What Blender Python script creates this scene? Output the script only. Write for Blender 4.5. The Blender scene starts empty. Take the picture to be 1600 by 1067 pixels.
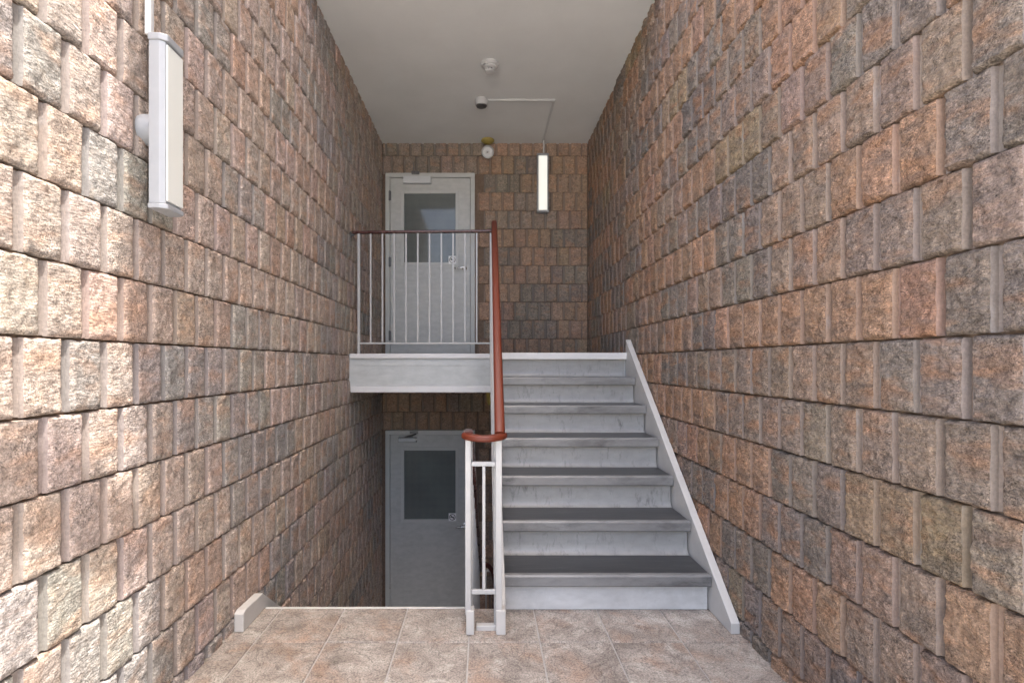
import bpy, bmesh, math, random
from mathutils import Vector, Matrix, noise

# ------------------------------------------------------------------ camera, sky, sun, exposure
scene = bpy.context.scene
C = scene.collection
K = 780.0                                   # focal length in pixels of a 1600 px wide picture
EYE = 1.19
cam_data = bpy.data.cameras.new('camera')
cam_data.sensor_width = 36.0
cam_data.lens = 36.0 * K / 1600.0
cam_data.shift_x = 44.0 / 1600.0
cam_data.shift_y = 33.5 / 1600.0
cam_data.clip_start = 0.02
cam_data.clip_end = 2000.0
cam = bpy.data.objects.new('camera', cam_data)
C.objects.link(cam)
cam.location = (0, 0, EYE)
cam.rotation_euler = (math.pi / 2, 0, 0)
scene.camera = cam

SUN_EL = math.radians(71)
SUN_AZ = math.atan2(0.80, -0.60)          # measured from +Y towards +X
SUN = Vector((math.sin(SUN_AZ) * math.cos(SUN_EL), math.cos(SUN_AZ) * math.cos(SUN_EL), math.sin(SUN_EL)))
world = bpy.data.worlds.new('World')
scene.world = world
world.use_nodes = True
wn = world.node_tree
wn.nodes.clear()
sky = wn.nodes.new('ShaderNodeTexSky')
sky.sky_type = 'NISHITA'
sky.sun_disc = False
sky.sun_elevation = SUN_EL
sky.sun_rotation = SUN_AZ
sky.air_density = 0.8
sky.dust_density = 5.0
sky.ozone_density = 0.0
bg = wn.nodes.new('ShaderNodeBackground')
bg.inputs['Strength'].default_value = 0.15
wo = wn.nodes.new('ShaderNodeOutputWorld')
wn.links.new(sky.outputs[0], bg.inputs[0])
wn.links.new(bg.outputs[0], wo.inputs[0])

sun_data = bpy.data.lights.new('sun', 'SUN')
sun_data.energy = 2.0
sun_data.angle = math.radians(0.5)
sun_data.color = (1.0, 0.98, 0.95)
sun = bpy.data.objects.new('sun', sun_data)
C.objects.link(sun)
sun.rotation_euler = SUN.to_track_quat('Z', 'Y').to_euler()
sun.location = (6, -4, 9)

scene.view_settings.view_transform = 'Standard'
scene.view_settings.look = 'None'
scene.view_settings.exposure = 2.70
scene.view_settings.gamma = 1.0
scene.view_settings.use_curve_mapping = False
scene.render.engine = 'CYCLES'
scene.cycles.use_denoising = True
scene.cycles.max_bounces = 10
scene.cycles.diffuse_bounces = 7
scene.cycles.sample_clamp_indirect = 6.0

# ------------------------------------------------------------------ key sizes (metres; Y is depth from the camera)
XL, XR = -1.11, 1.135                       # mean faces of the side walls
YB = 5.46                                   # back wall
CEIL = 3.59
HL = 1.267                                  # upper landing
LOW = -1.533                                # lower landing
P = 0.1345                                  # one lobe of a scored block
RH = 0.2                                    # course height
Z0 = 0.055                                  # first joint above the floor
YF = 2.425                                  # back edge of the tiled floor
YS = 4.134                                  # front of the landing slab, left half
YC = 3.12                                   # front edge of the ceiling
YN = 3.80                                   # top nosing of the stair
GO, RI = 0.2385, HL / 7.0
rnd = random.Random(11)


# ------------------------------------------------------------------ materials
def mat(name):
    m = bpy.data.materials.new(name)
    m.use_nodes = True
    nt = m.node_tree
    b = nt.nodes['Principled BSDF']
    return m, nt, b


def N(nt, kind, **kw):
    n = nt.nodes.new(kind)
    for k, v in kw.items():
        setattr(n, k, v)
    return n


def noise_tex(nt, vec, scale, detail=4.0, rough=0.6, dist=0.0):
    n = N(nt, 'ShaderNodeTexNoise')
    n.inputs['Scale'].default_value = scale
    n.inputs['Detail'].default_value = detail
    n.inputs['Roughness'].default_value = rough
    n.inputs['Distortion'].default_value = dist
    nt.links.new(vec, n.inputs['Vector'])
    return n.outputs['Fac']


def ramp(nt, fac, stops):
    r = N(nt, 'ShaderNodeValToRGB')
    el = r.color_ramp.elements
    while len(el) < len(stops):
        el.new(0.5)
    for e, (p, c) in zip(el, stops):
        e.position = p
        e.color = (c, c, c, 1) if isinstance(c, (int, float)) else (*c, 1)
    nt.links.new(fac, r.inputs['Fac'])
    return r.outputs['Color']


def mix(nt, fac, a, b, mode='MIX'):
    m = N(nt, 'ShaderNodeMix', data_type='RGBA', blend_type=mode)
    for sock, v in ((m.inputs['Factor'], fac), (m.inputs[6], a), (m.inputs[7], b)):
        if isinstance(v, (int, float)):
            sock.default_value = v
        elif isinstance(v, tuple):
            sock.default_value = (*v, 1)
        else:
            nt.links.new(v, sock)
    return m.outputs[2]


def mapping(nt, vec, scale=(1, 1, 1), rot=(0, 0, 0), loc=(0, 0, 0)):
    m = N(nt, 'ShaderNodeMapping')
    m.inputs['Scale'].default_value = scale
    m.inputs['Rotation'].default_value = rot
    m.inputs['Location'].default_value = loc
    nt.links.new(vec, m.inputs['Vector'])
    return m.outputs['Vector']


def bump(nt, b, h, strength, dist):
    n = N(nt, 'ShaderNodeBump')
    n.inputs['Strength'].default_value = strength
    n.inputs['Distance'].default_value = dist
    nt.links.new(h, n.inputs['Height'])
    nt.links.new(n.outputs['Normal'], b.inputs['Normal'])


def tint_source(nt, src):
    if src == 'object':
        return N(nt, 'ShaderNodeObjectInfo').outputs['Color']
    return N(nt, 'ShaderNodeAttribute', attribute_name='tint').outputs['Color']


def block_mat(name, src, streak, orange, dark, relief):
    """rough split face of a concrete block; the tint is the block's own pigment"""
    m, nt, b = mat(name)
    pos = N(nt, 'ShaderNodeNewGeometry').outputs['Position']
    base = tint_source(nt, src)
    # pigment streaks run slantwise over the face
    sv = mapping(nt, pos, scale=(1, 1, 2.3), rot=streak)
    s1 = ramp(nt, noise_tex(nt, sv, 6.5, 2, 0.5, 0.5), [(0.50, 0.0), (0.68, 1.0)])
    s2 = ramp(nt, noise_tex(nt, mapping(nt, sv, loc=(3.1, 7.7, 1.3)), 7.5, 2, 0.5, 0.5), [(0.50, 0.0), (0.68, 1.0)])
    m1 = N(nt, 'ShaderNodeMath', operation='MULTIPLY'); nt.links.new(s1, m1.inputs[0]); m1.inputs[1].default_value = orange
    m2 = N(nt, 'ShaderNodeMath', operation='MULTIPLY'); nt.links.new(s2, m2.inputs[0]); m2.inputs[1].default_value = dark
    mo = ramp(nt, noise_tex(nt, mapping(nt, pos, loc=(5.1, 2.2, 9.4)), 24, 3, 0.6, 0.8), [(0.30, (0.84, 0.82, 0.80)), (0.5, (1.0, 1.0, 1.0)), (0.70, (1.22, 1.15, 1.08))])
    base = mix(nt, 1.0, base, mo, 'MULTIPLY')
    c = mix(nt, m1.outputs[0], base, (0.52, 0.28, 0.155))
    c = mix(nt, m2.outputs[0], c, (0.21, 0.18, 0.155))
    # light and dark aggregate chips, plus pit shade put into the colour
    g = noise_tex(nt, pos, 230, 3, 0.8)
    gv = ramp(nt, noise_tex(nt, pos, 11, 2, 0.5), [(0.35, 0.45), (0.65, 1.0)])
    c = mix(nt, gv, c, mix(nt, 1.0, c, ramp(nt, g, [(0.34, 0.20), (0.45, 0.82), (0.57, 1.12), (0.68, 1.85)]), 'MULTIPLY'))
    g2 = noise_tex(nt, pos, 62, 4, 0.7)
    c = mix(nt, 1.0, c, ramp(nt, g2, [(0.34, 0.62), (0.50, 1.0), (0.68, 1.25)]), 'MULTIPLY')
    nt.links.new(c, b.inputs['Base Color'])
    b.inputs['Roughness'].default_value = 0.95
    b.inputs['Specular IOR Level'].default_value = 0.15
    h1 = noise_tex(nt, mapping(nt, sv, scale=(1, 1, 1)), 75, 5, 0.72, 0.4)
    h2 = noise_tex(nt, pos, 240, 4, 0.7)
    a = N(nt, 'ShaderNodeMath', operation='MULTIPLY_ADD')
    nt.links.new(h2, a.inputs[0]); a.inputs[1].default_value = 0.35; nt.links.new(h1, a.inputs[2])
    # angular fracture chips
    vo = N(nt, 'ShaderNodeTexVoronoi', feature='F1')
    vo.inputs['Scale'].default_value = 55
    nt.links.new(sv, vo.inputs['Vector'])
    a2 = N(nt, 'ShaderNodeMath', operation='MULTIPLY_ADD')
    nt.links.new(vo.outputs['Distance'], a2.inputs[0]); a2.inputs[1].default_value = 0.55; nt.links.new(a.outputs[0], a2.inputs[2])
    bump(nt, b, a2.outputs[0], 1.0, relief)
    return m


def score_mat(name, src):
    """smooth cast groove between two split lobes"""
    m, nt, b = mat(name)
    pos = N(nt, 'ShaderNodeNewGeometry').outputs['Position']
    base = mix(nt, 0.22, tint_source(nt, src), (0.36, 0.315, 0.285))
    v = mapping(nt, pos, scale=(1, 1, 0.45))
    c = mix(nt, ramp(nt, noise_tex(nt, v, 14, 5, 0.6), [(0.60, 0.0), (0.74, 0.5)]), base, (0.47, 0.45, 0.43))
    c = mix(nt, 1.0, c, ramp(nt, noise_tex(nt, pos, 130, 4, 0.7), [(0.3, 0.78), (0.7, 1.12)]), 'MULTIPLY')
    c = mix(nt, 1.0, c, (0.62, 0.62, 0.63), 'MULTIPLY')
    nt.links.new(c, b.inputs['Base Color'])
    b.inputs['Roughness'].default_value = 0.9
    b.inputs['Specular IOR Level'].default_value = 0.2
    bump(nt, b, noise_tex(nt, pos, 160, 4, 0.6), 0.5, 0.003)
    return m


def flat_mat(name, col, rough=0.5, var=0.08, scale=18.0, metal=0.0, bmp=0.0, spec=0.5):
    m, nt, b = mat(name)
    pos = N(nt, 'ShaderNodeNewGeometry').outputs['Position']
    f = noise_tex(nt, pos, scale, 5, 0.6)
    c = mix(nt, 1.0, col, ramp(nt, f, [(0.3, 1.0 - var), (0.7, 1.0 + var)]), 'MULTIPLY')
    nt.links.new(c, b.inputs['Base Color'])
    rr = ramp(nt, noise_tex(nt, pos, scale * 2.3, 3, 0.6), [(0.3, max(rough - 0.08, 0.02)), (0.7, min(rough + 0.08, 1.0))])
    nt.links.new(rr, b.inputs['Roughness'])
    b.inputs['Metallic'].default_value = metal
    b.inputs['Specular IOR Level'].default_value = spec
    if bmp:
        bump(nt, b, noise_tex(nt, pos, 90, 5, 0.65), 0.6, bmp)
    return m


def worn_paint(name, col, stain, amount, stretch, rough=0.45, scale=6.0, lo=0.46, hi=0.66):
    """painted steel with scuffs; stretch gives the direction of the scuff marks"""
    m, nt, b = mat(name)
    pos = N(nt, 'ShaderNodeNewGeometry').outputs['Position']
    v = mapping(nt, pos, scale=stretch)
    f1 = noise_tex(nt, v, scale, 7, 0.74, 0.3)
    f2 = noise_tex(nt, pos, 3.2, 4, 0.6)
    am = mix(nt, 1.0, ramp(nt, f1, [(lo, 0.0), (hi, 1.0)]), ramp(nt, f2, [(0.35, 0.25), (0.65, 1.0)]), 'MULTIPLY')
    am = mix(nt, 1.0, am, (amount, amount, amount), 'MULTIPLY')
    c = mix(nt, am, col, stain)
    c = mix(nt, 1.0, c, ramp(nt, noise_tex(nt, mapping(nt, pos, scale=(0.5, 1, 1)), 26, 4, 0.6), [(0.3, 0.9), (0.7, 1.08)]), 'MULTIPLY')
    nt.links.new(c, b.inputs['Base Color'])
    b.inputs['Roughness'].default_value = rough
    bump(nt, b, f1, 0.25, 0.002)
    return m


def tile_mat():
    m, nt, b = mat('stone_look_tile')
    pos = N(nt, 'ShaderNodeNewGeometry').outputs['Position']
    r = N(nt, 'ShaderNodeObjectInfo').outputs['Random']
    off = N(nt, 'ShaderNodeVectorMath', operation='SCALE')
    cv = N(nt, 'ShaderNodeCombineXYZ')
    for i in range(3):
        nt.links.new(r, cv.inputs[i])
    nt.links.new(cv.outputs[0], off.inputs[0]); off.inputs['Scale'].default_value = 37.0
    ad = N(nt, 'ShaderNodeVectorMath', operation='ADD')
    nt.links.new(pos, ad.inputs[0]); nt.links.new(off.outputs[0], ad.inputs[1])
    v = ad.outputs[0]
    f = noise_tex(nt, v, 7, 7, 0.68, 0.8)
    c = ramp(nt, f, [(0.30, (0.18, 0.155, 0.13)), (0.45, (0.25, 0.216, 0.185)), (0.56, (0.325, 0.29, 0.25)), (0.70, (0.41, 0.38, 0.34))])
    c = mix(nt, ramp(nt, noise_tex(nt, v, 5, 5, 0.65, 0.5), [(0.50, 0.0), (0.68, 0.6)]), c, (0.29, 0.185, 0.125))
    # fine slate-like veins
    vn = noise_tex(nt, v, 9, 6, 0.6, 1.6)
    vein = ramp(nt, vn, [(0.478, 1.0), (0.497, 0.45), (0.516, 1.0)])
    c = mix(nt, 1.0, c, vein, 'MULTIPLY')
    c = mix(nt, 1.0, c, ramp(nt, noise_tex(nt, v, 150, 3, 0.7), [(0.34, 0.5), (0.5, 1.0), (0.66, 1.35)]), 'MULTIPLY')
    nt.links.new(c, b.inputs['Base Color'])
    b.inputs['Roughness'].default_value = 0.45
    bump(nt, b, noise_tex(nt, v, 22, 8, 0.7), 0.5, 0.004)
    return m


def glass_mat():
    m, nt, b = mat('dark_door_glass')
    b.inputs['Base Color'].default_value = (0.022, 0.028, 0.025, 1)
    b.inputs['Roughness'].default_value = 0.06
    b.inputs['IOR'].default_value = 1.52
    pos = N(nt, 'ShaderNodeNewGeometry').outputs['Position']
    c = ramp(nt, noise_tex(nt, pos, 2.5, 3, 0.5), [(0.3, (0.075, 0.087, 0.080)), (0.7, (0.12, 0.138, 0.127))])  # grey-green reflection put into the base colour
    nt.links.new(c, b.inputs['Base Color'])
    return m


def lens_mat(name, strength):
    m, nt, b = mat(name)
    b.inputs['Base Color'].default_value = (0.52, 0.525, 0.49, 1)
    b.inputs['Roughness'].default_value = 0.35
    pos = N(nt, 'ShaderNodeNewGeometry').outputs['Position']
    c = ramp(nt, noise_tex(nt, pos, 4, 2, 0.5), [(0.3, (1.0, 0.96, 0.84)), (0.7, (1.0, 0.98, 0.90))])
    nt.links.new(c, b.inputs['Emission Color'])
    b.inputs['Emission Strength'].default_value = strength
    return m


M = {}
for side, rot in (('left', (0.75, 0, 0)), ('right', (-0.75, 0, 0)), ('back', (0, 0.7, 0))):
    og, dk = {'left': (0.35, 0.45), 'right': (0.62, 0.48), 'back': (0.35, 0.35)}[side]
    for src in ('object', 'attr'):
        M['face', side, src] = block_mat('split_face_%s_%s' % (side, src), src, rot, og, dk, {'left': 0.009, 'right': 0.026, 'back': 0.014}[side])
for src in ('object', 'attr'):
    M['score', src] = score_mat('cast_groove_' + src, src)
M['mortar'] = flat_mat('brown_mortar', (0.16, 0.115, 0.085), 0.95, 0.2, 40, bmp=0.003, spec=0.1)
M['ceiling'] = flat_mat('ceiling_paint', (0.62, 0.625, 0.605), 0.75, 0.045, 2.2, bmp=0.0016)
M['concrete'] = flat_mat('pale_concrete', (0.56, 0.54, 0.50), 0.9, 0.12, 5, bmp=0.002)
M['grout'] = flat_mat('grey_grout', (0.37, 0.355, 0.33), 0.95, 0.12, 60)
M['tile'] = tile_mat()
M['white'] = flat_mat('white_gloss_paint', (0.36, 0.356, 0.34), 0.35, 0.05, 20, bmp=0.0008)
M['trim'] = flat_mat('white_trim_paint', (0.53, 0.525, 0.51), 0.4, 0.04, 9)
M['string'] = flat_mat('warm_grey_stringer_paint', (0.44, 0.425, 0.395), 0.45, 0.06, 8, bmp=0.0008)
M['door'] = worn_paint('grey_door_paint', (0.43, 0.435, 0.412), (0.30, 0.30, 0.285), 0.4, (1, 1, 0.6), 0.4, 5.0, 0.52, 0.72)
M['frame'] = flat_mat('grey_frame_paint', (0.45, 0.455, 0.43), 0.4, 0.05, 5)
M['slab'] = worn_paint('slab_edge_paint', (0.40, 0.413, 0.40), (0.30, 0.30, 0.29), 0.35, (0.6, 1, 2.5))
M['tread'] = worn_paint('dark_vinyl_tread', (0.030, 0.031, 0.032), (0.10, 0.10, 0.102), 0.8, (0.3, 3.0, 1), 0.34, 12.0, 0.5, 0.68)
M['nosing'] = worn_paint('worn_metal_nosing', (0.180, 0.179, 0.174), (0.055, 0.054, 0.053), 0.95, (0.6, 1, 2.2), 0.38)
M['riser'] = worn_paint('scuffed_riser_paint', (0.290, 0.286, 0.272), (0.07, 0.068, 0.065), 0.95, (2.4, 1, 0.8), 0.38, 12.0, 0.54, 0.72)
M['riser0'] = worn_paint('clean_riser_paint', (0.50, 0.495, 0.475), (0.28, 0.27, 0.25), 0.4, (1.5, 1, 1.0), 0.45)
M['red'] = flat_mat('red_brown_handrail', (0.105, 0.021, 0.009), 0.42, 0.02, 2, spec=0.3)
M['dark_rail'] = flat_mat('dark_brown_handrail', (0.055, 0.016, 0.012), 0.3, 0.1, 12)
M['black'] = flat_mat('black_paint', (0.012, 0.011, 0.011), 0.4, 0.1, 20)
M['glass'] = glass_mat()
M['wire'] = flat_mat('glass_wire', (0.26, 0.27, 0.26), 0.5, 0.05, 20)
M['steel'] = flat_mat('satin_steel', (0.62, 0.62, 0.61), 0.28, 0.05, 30, metal=1.0)
M['darksteel'] = flat_mat('dark_steel', (0.16, 0.16, 0.16), 0.35, 0.1, 30, metal=0.8)
M['alu'] = flat_mat('silver_closer_cover', (0.52, 0.54, 0.54), 0.35, 0.04, 20)
M['plastic'] = flat_mat('white_plastic', (0.46, 0.46, 0.45), 0.4, 0.03, 20)
M['lampbody'] = flat_mat('pale_grey_lamp_body', (0.27, 0.28, 0.29), 0.4, 0.03, 20)
M['lens_near'] = lens_mat('lamp_lens_near', 0.02)
M['lens_far'] = lens_mat('lamp_lens_far', 0.11)
M['olive'] = flat_mat('aged_yellow_plastic', (0.33, 0.26, 0.07), 0.5, 0.1, 20)
M['sticker'] = flat_mat('white_sticker', (0.75, 0.75, 0.74), 0.5, 0.02, 20)
M['ink'] = flat_mat('black_ink', (0.03, 0.03, 0.03), 0.6, 0.02, 20)
M['bark'] = flat_mat('grey_bark', (0.13, 0.10, 0.075), 0.95, 0.3, 25, bmp=0.01)


# ------------------------------------------------------------------ mesh helpers
class MB:
    def __init__(self):
        self.bm = bmesh.new()

    def box(self, x0, x1, y0, y1, z0, z1, bev=0.0, seg=2):
        r = bmesh.ops.create_cube(self.bm, size=1.0)
        vs = r['verts']
        bmesh.ops.scale(self.bm, vec=(x1 - x0, y1 - y0, z1 - z0), verts=vs)
        bmesh.ops.translate(self.bm, vec=((x0 + x1) / 2, (y0 + y1) / 2, (z0 + z1) / 2), verts=vs)
        if bev:
            es = list({e for v in vs for e in v.link_edges})
            bmesh.ops.bevel(self.bm, geom=es, offset=bev, segments=seg, affect='EDGES', profile=0.5)
        return self

    def prism(self, pts, axis, a, b, bev=0.0):
        """polygon pts extruded along an axis from a to b; pts are the two other coordinates in x, y, z order"""
        def co(p, t):
            p = list(p)
            p.insert(axis, t)
            return p
        va = [self.bm.verts.new(co(p, a)) for p in pts]
        vb = [self.bm.verts.new(co(p, b)) for p in pts]
        n = len(pts)
        fs = [self.bm.faces.new(va), self.bm.faces.new(list(reversed(vb)))]
        for i in range(n):
            fs.append(self.bm.faces.new((va[i], vb[i], vb[(i + 1) % n], va[(i + 1) % n])))
        bmesh.ops.recalc_face_normals(self.bm, faces=fs)
        if bev:
            es = list({e for f in fs for e in f.edges})
            bmesh.ops.bevel(self.bm, geom=es, offset=bev, segments=2, affect='EDGES', profile=0.5)
        return self

    def tube(self, pts, radii, n=12, sx=1.0, up=None, sq=1.0):
        """round or flattened tube through pts"""
        pts = [Vector(p) for p in pts]
        if not isinstance(radii, (list, tuple)):
            radii = [radii] * len(pts)
        rings = []
        ref = up or Vector((0, 0, 1))
        for i, p in enumerate(pts):
            d = (pts[min(i + 1, len(pts) - 1)] - pts[max(i - 1, 0)]).normalized()
            u = d.cross(ref)
            if u.length < 0.05:
                u = d.cross(Vector((1, 0, 0)))
            u.normalize()
            w = u.cross(d).normalized()
            cs = [(math.cos(2 * math.pi * k / n), math.sin(2 * math.pi * k / n)) for k in range(n)]
            cs = [(math.copysign(abs(a) ** sq, a), math.copysign(abs(b) ** sq, b)) for a, b in cs]
            rings.append([self.bm.verts.new(p + u * a * radii[i] * sx + w * b * radii[i]) for a, b in cs])
        for a, b in zip(rings, rings[1:]):
            for k in range(n):
                self.bm.faces.new((a[k], a[(k + 1) % n], b[(k + 1) % n], b[k]))
        self.bm.faces.new(rings[0])
        self.bm.faces.new(rings[-1])
        return self

    def lathe(self, prof, origin, axis='Z', n=28):
        """profile of (radius, height) spun round an axis"""
        o = Vector(origin)
        rings = []
        for r, h in prof:
            ring = []
            for k in range(n):
                a = 2 * math.pi * k / n
                c, s = r * math.cos(a), r * math.sin(a)
                v = {'Z': (c, s, h), 'X': (h, c, s), 'Y': (c, h, s)}[axis]
                ring.append(self.bm.verts.new(o + Vector(v)))
            rings.append(ring)
        for a, b in zip(rings, rings[1:]):
            for k in range(n):
                self.bm.faces.new((a[k], a[(k + 1) % n], b[(k + 1) % n], b[k]))
        self.bm.faces.new(rings[0])
        self.bm.faces.new(rings[-1])
        return self

    def build(self, name, m, parent=None, smooth=None):
        bmesh.ops.recalc_face_normals(self.bm, faces=self.bm.faces[:])
        me = bpy.data.meshes.new(name)
        self.bm.to_mesh(me)
        self.bm.free()
        me.materials.append(m)
        if smooth is not None:
            me.polygons.foreach_set('use_smooth', [True] * len(me.polygons))
            me.set_sharp_from_angle(angle=math.radians(smooth))
        o = bpy.data.objects.new(name, me)
        C.objects.link(o)
        if parent:
            o.parent = parent
            o.matrix_parent_inverse = Matrix.Translation(parent.location).inverted() if parent.rotation_euler.to_quaternion().angle < 1e-6 else parent.matrix_basis.inverted()
        return o


def tag(o, label=None, cat=None, group=None, kind=None):
    for k, v in (('label', label), ('category', cat), ('group', group), ('kind', kind)):
        if v:
            o[k] = v
    return o


def thing(name, loc, label, cat, group=None):
    o = bpy.data.objects.new(name, None)
    C.objects.link(o)
    o.location = loc
    o.empty_display_size = 0.1
    return tag(o, label, cat, group, 'thing')


# ------------------------------------------------------------------ the setting: ground, floors, ceiling
g = MB()
GX0, GX1, GY0, GY1 = -1.40, 1.40, 0.94, 5.80
for x0, x1, y0, y1 in ((-300, 300, -300, GY0), (-300, 300, GY1, 300), (-300, GX0, GY0, GY1), (GX1, 300, GY0, GY1)):
    vs = [g.bm.verts.new(c) for c in ((x0, y0, -0.03), (x1, y0, -0.03), (x1, y1, -0.03), (x0, y1, -0.03))]
    g.bm.faces.new(vs)
tag(g.build('ground', M['concrete']), 'pale concrete ground outside the entrance', kind='structure')

floor = tag(MB().box(-1.16, 1.18, 0.93, YF, -0.16, -0.006).build('floor', M['grout']), 'grey grout bed of the tiled entrance floor', kind='structure')
TX, TY = 0.305, 0.2965
tile_me = None
tile_cache = {}
for r in range(5):
    y1 = YF - 0.002 - r * TY
    y0 = max(y1 - TY + 0.006, 0.935)
    for k in range(-4, 5):
        xa, xb = max(-0.065 + k * TX + 0.003, -1.155), min(-0.065 + (k + 1) * TX - 0.003, 1.175)
        if xb - xa < 0.02 or y1 - y0 < 0.05:
            continue
        key = (round(xb - xa, 3), round(y1 - y0, 3))
        if key not in tile_cache:
            t = MB().box(-(xb - xa) / 2, (xb - xa) / 2, -(y1 - y0) / 2, (y1 - y0) / 2, -0.012, 0.0, 0.0025, 1)
            o = t.build('floor_tile', M['tile'], floor)
            tile_cache[key] = o.data
        else:
            o = bpy.data.objects.new('floor_tile', tile_cache[key])
            C.objects.link(o)
            o.parent = floor
        o.location = ((xa + xb) / 2, (y0 + y1) / 2, rnd.uniform(-0.0006, 0.0006))
tag(MB().box(-1.16, 1.18, YF + 0.0, 5.7, LOW - 0.2, LOW).build('lower_floor', M['trim']), 'lower concrete floor at the foot of the descending stair', kind='structure')
tag(MB().box(-1.16, 1.18, YF - 0.10, YF - 0.003, LOW, -0.165).build('stairwell_wall', M['concrete']), 'hidden front wall of the stairwell', kind='structure')
tag(MB().box(-1.38, 1.38, YC, 5.7, CEIL, CEIL + 0.3).build('ceiling', M['ceiling']), 'smooth pale grey painted ceiling', kind='structure')

# ------------------------------------------------------------------ split-face block walls
STRIP = 0.021


def lobe_geo(seed, nu, nz, joint, amp=1.0, pro=0.0125):
    """one lobe: u 0..P along the wall, w out of the wall, z 0..RH; returns verts, faces, material index.
    The front is split and rough, the flanks and the groove between two lobes are cast and smooth."""
    rs = random.Random(seed)
    L = P - STRIP
    dr = 0.0035
    ua = [dr + (L - 2 * dr) * i / (nu - 1) for i in range(nu)]
    za = [0.0034 + (RH - 0.0068) * j / (nz - 1) for j in range(nz)]
    off = Vector((seed * 3.7, seed * 1.9, seed * 5.3))
    tu, tz = rs.uniform(-0.03, 0.03), rs.uniform(-0.02, 0.02)
    out = rs.uniform(-0.0015, 0.002)
    V, F, MI = [], [], []

    def n3(u, z, s, k=0.0):
        return noise.noise(Vector((u * s, z * s, k)) + off)
    gid = {}
    for i, u in enumerate(ua):
        for j, z in enumerate(za):
            eu, ez = min(u - ua[0], ua[-1] - u), min(z - za[0], za[-1] - z)
            # slanted chips: stretch the noise along a diagonal
            a, b = (u + z) * 0.7071, (u - z) * 0.7071
            f = 0.0042 * n3(a, b * 0.6, 24) + 0.0044 * n3(a, b * 0.6, 62, 3) + 0.0034 * n3(a, b * 0.7, 135, 7)
            f *= amp
            w = pro + out + tu * (u - L / 2) + tz * (z - RH / 2) + f
            e = min(eu, ez)
            rim = min(1.0, e / 0.008) ** 0.45
            w = (pro * 0.65 + 0.0030 * n3(u, z, 55, 5)) * (1 - rim) + w * rim
            du = dz = 0.0
            if e < 1e-6:
                if eu < 1e-6:
                    du = 0.0018 * n3(u, z, 48, 9)
                if ez < 1e-6:
                    dz = 0.0026 * n3(u, z, 45, 11)
                    w *= 0.85
            gid[i, j] = len(V)
            V.append((u + du, w, z + dz))
    nU, nZ = nu, nz
    for i in range(nU - 1):
        for j in range(nZ - 1):
            F.append((gid[i, j], gid[i, j + 1], gid[i + 1, j + 1], gid[i + 1, j])); MI.append(0)
    D = -0.013

    def skirt(ids, mi, flip, depth=D, shift=0.0):
        back = []
        for k in ids:
            x, y, z = V[k]
            back.append(len(V)); V.append((x + shift, depth, z))
        for a in range(len(ids) - 1):
            q = (ids[a], ids[a + 1], back[a + 1], back[a])
            F.append(tuple(reversed(q)) if flip else q); MI.append(mi)
        return back
    skirt([gid[i, 0] for i in range(nU)], 0, False)
    skirt([gid[i, nZ - 1] for i in range(nU)], 0, True)
    lb = skirt([gid[0, j] for j in range(nZ)], 1, True, -0.0030, -dr)
    skirt(lb, 1, True)
    skirt([gid[nU - 1, j] for j in range(nZ)], 1, False, -0.0030, dr)
    # smooth groove, slightly hollow, and closed at the joint
    e = P - (0.0075 if joint else -0.0006)
    us = [L - 0.001, L + (e - L) * 0.3, L + (e - L) * 0.7, e]
    ws = [-0.0015, -0.0038, -0.0038, -0.0025]
    z0, z1 = 0.0045, RH - 0.0045
    a = [[], []]
    for u, w in zip(us, ws):
        for t, z in enumerate((z0, z1)):
            a[t].append(len(V)); V.append((u, w, z + rs.uniform(-0.0008, 0.0008)))
    for k in range(3):
        F.append((a[0][k], a[1][k], a[1][k + 1], a[0][k + 1])); MI.append(1)
    skirt(a[0], 1, False)
    skirt(a[1], 1, True)
    if joint:
        skirt([a[0][3], a[1][3]], 1, False)
    return V, F, MI


def lobe_mesh(geo, mats, name='block'):
    V, F, MI = geo
    me = bpy.data.meshes.new(name)
    me.from_pydata(V, [], F)
    for m in mats:
        me.materials.append(m)
    me.polygons.foreach_set('material_index', MI)
    me.polygons.foreach_set('use_smooth', [True] * len(F))
    me.set_sharp_from_angle(angle=math.radians(50))
    me.update()
    return me


NV = 14
AMP = {'left': 0.55, 'right': 1.35, 'back': 0.6}
geo_hi = {(d, j): [lobe_geo(s + 50 * j + 7 * len(d), 19, 27, j, AMP[d], {'left': 0.0125, 'right': 0.020, 'back': 0.0115}[d]) for s in range(NV)] for j in (0, 1) for d in AMP}
geo_lo = {j: [lobe_geo(s + 50 * j, 7, 10, j, 0.45) for s in range(NV)] for j in (0, 1)}

PAL = {   # pigments of the blocks: (weight, colour)
    'left': [(5, (0.475, 0.39, 0.33)), (3, (0.45, 0.375, 0.325)), (2, (0.475, 0.36, 0.29)), (3, (0.375, 0.34, 0.305)), (1, (0.33, 0.305, 0.28))],
    'right': [(5, (0.50, 0.32, 0.215)), (4, (0.43, 0.315, 0.24)), (4, (0.385, 0.30, 0.235)), (4, (0.34, 0.28, 0.23)), (1, (0.42, 0.315, 0.205)), (1, (0.29, 0.24, 0.20))],
    'back': [(5, (0.42, 0.30, 0.215)), (4, (0.40, 0.285, 0.21)), (2, (0.36, 0.29, 0.235)), (2, (0.31, 0.26, 0.215))],
}


def pick(side, r):
    pal = PAL[side]
    t = r.uniform(0, sum(w for w, c in pal))
    for w, c in pal:
        t -= w
        if t <= 0:
            return c
    return pal[-1][1]


def to_px(p):
    if p[1] < 0.3:
        return None
    return 756 + K * p[0] / p[1], 567 - K * (p[2] - EYE) / p[1]


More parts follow.
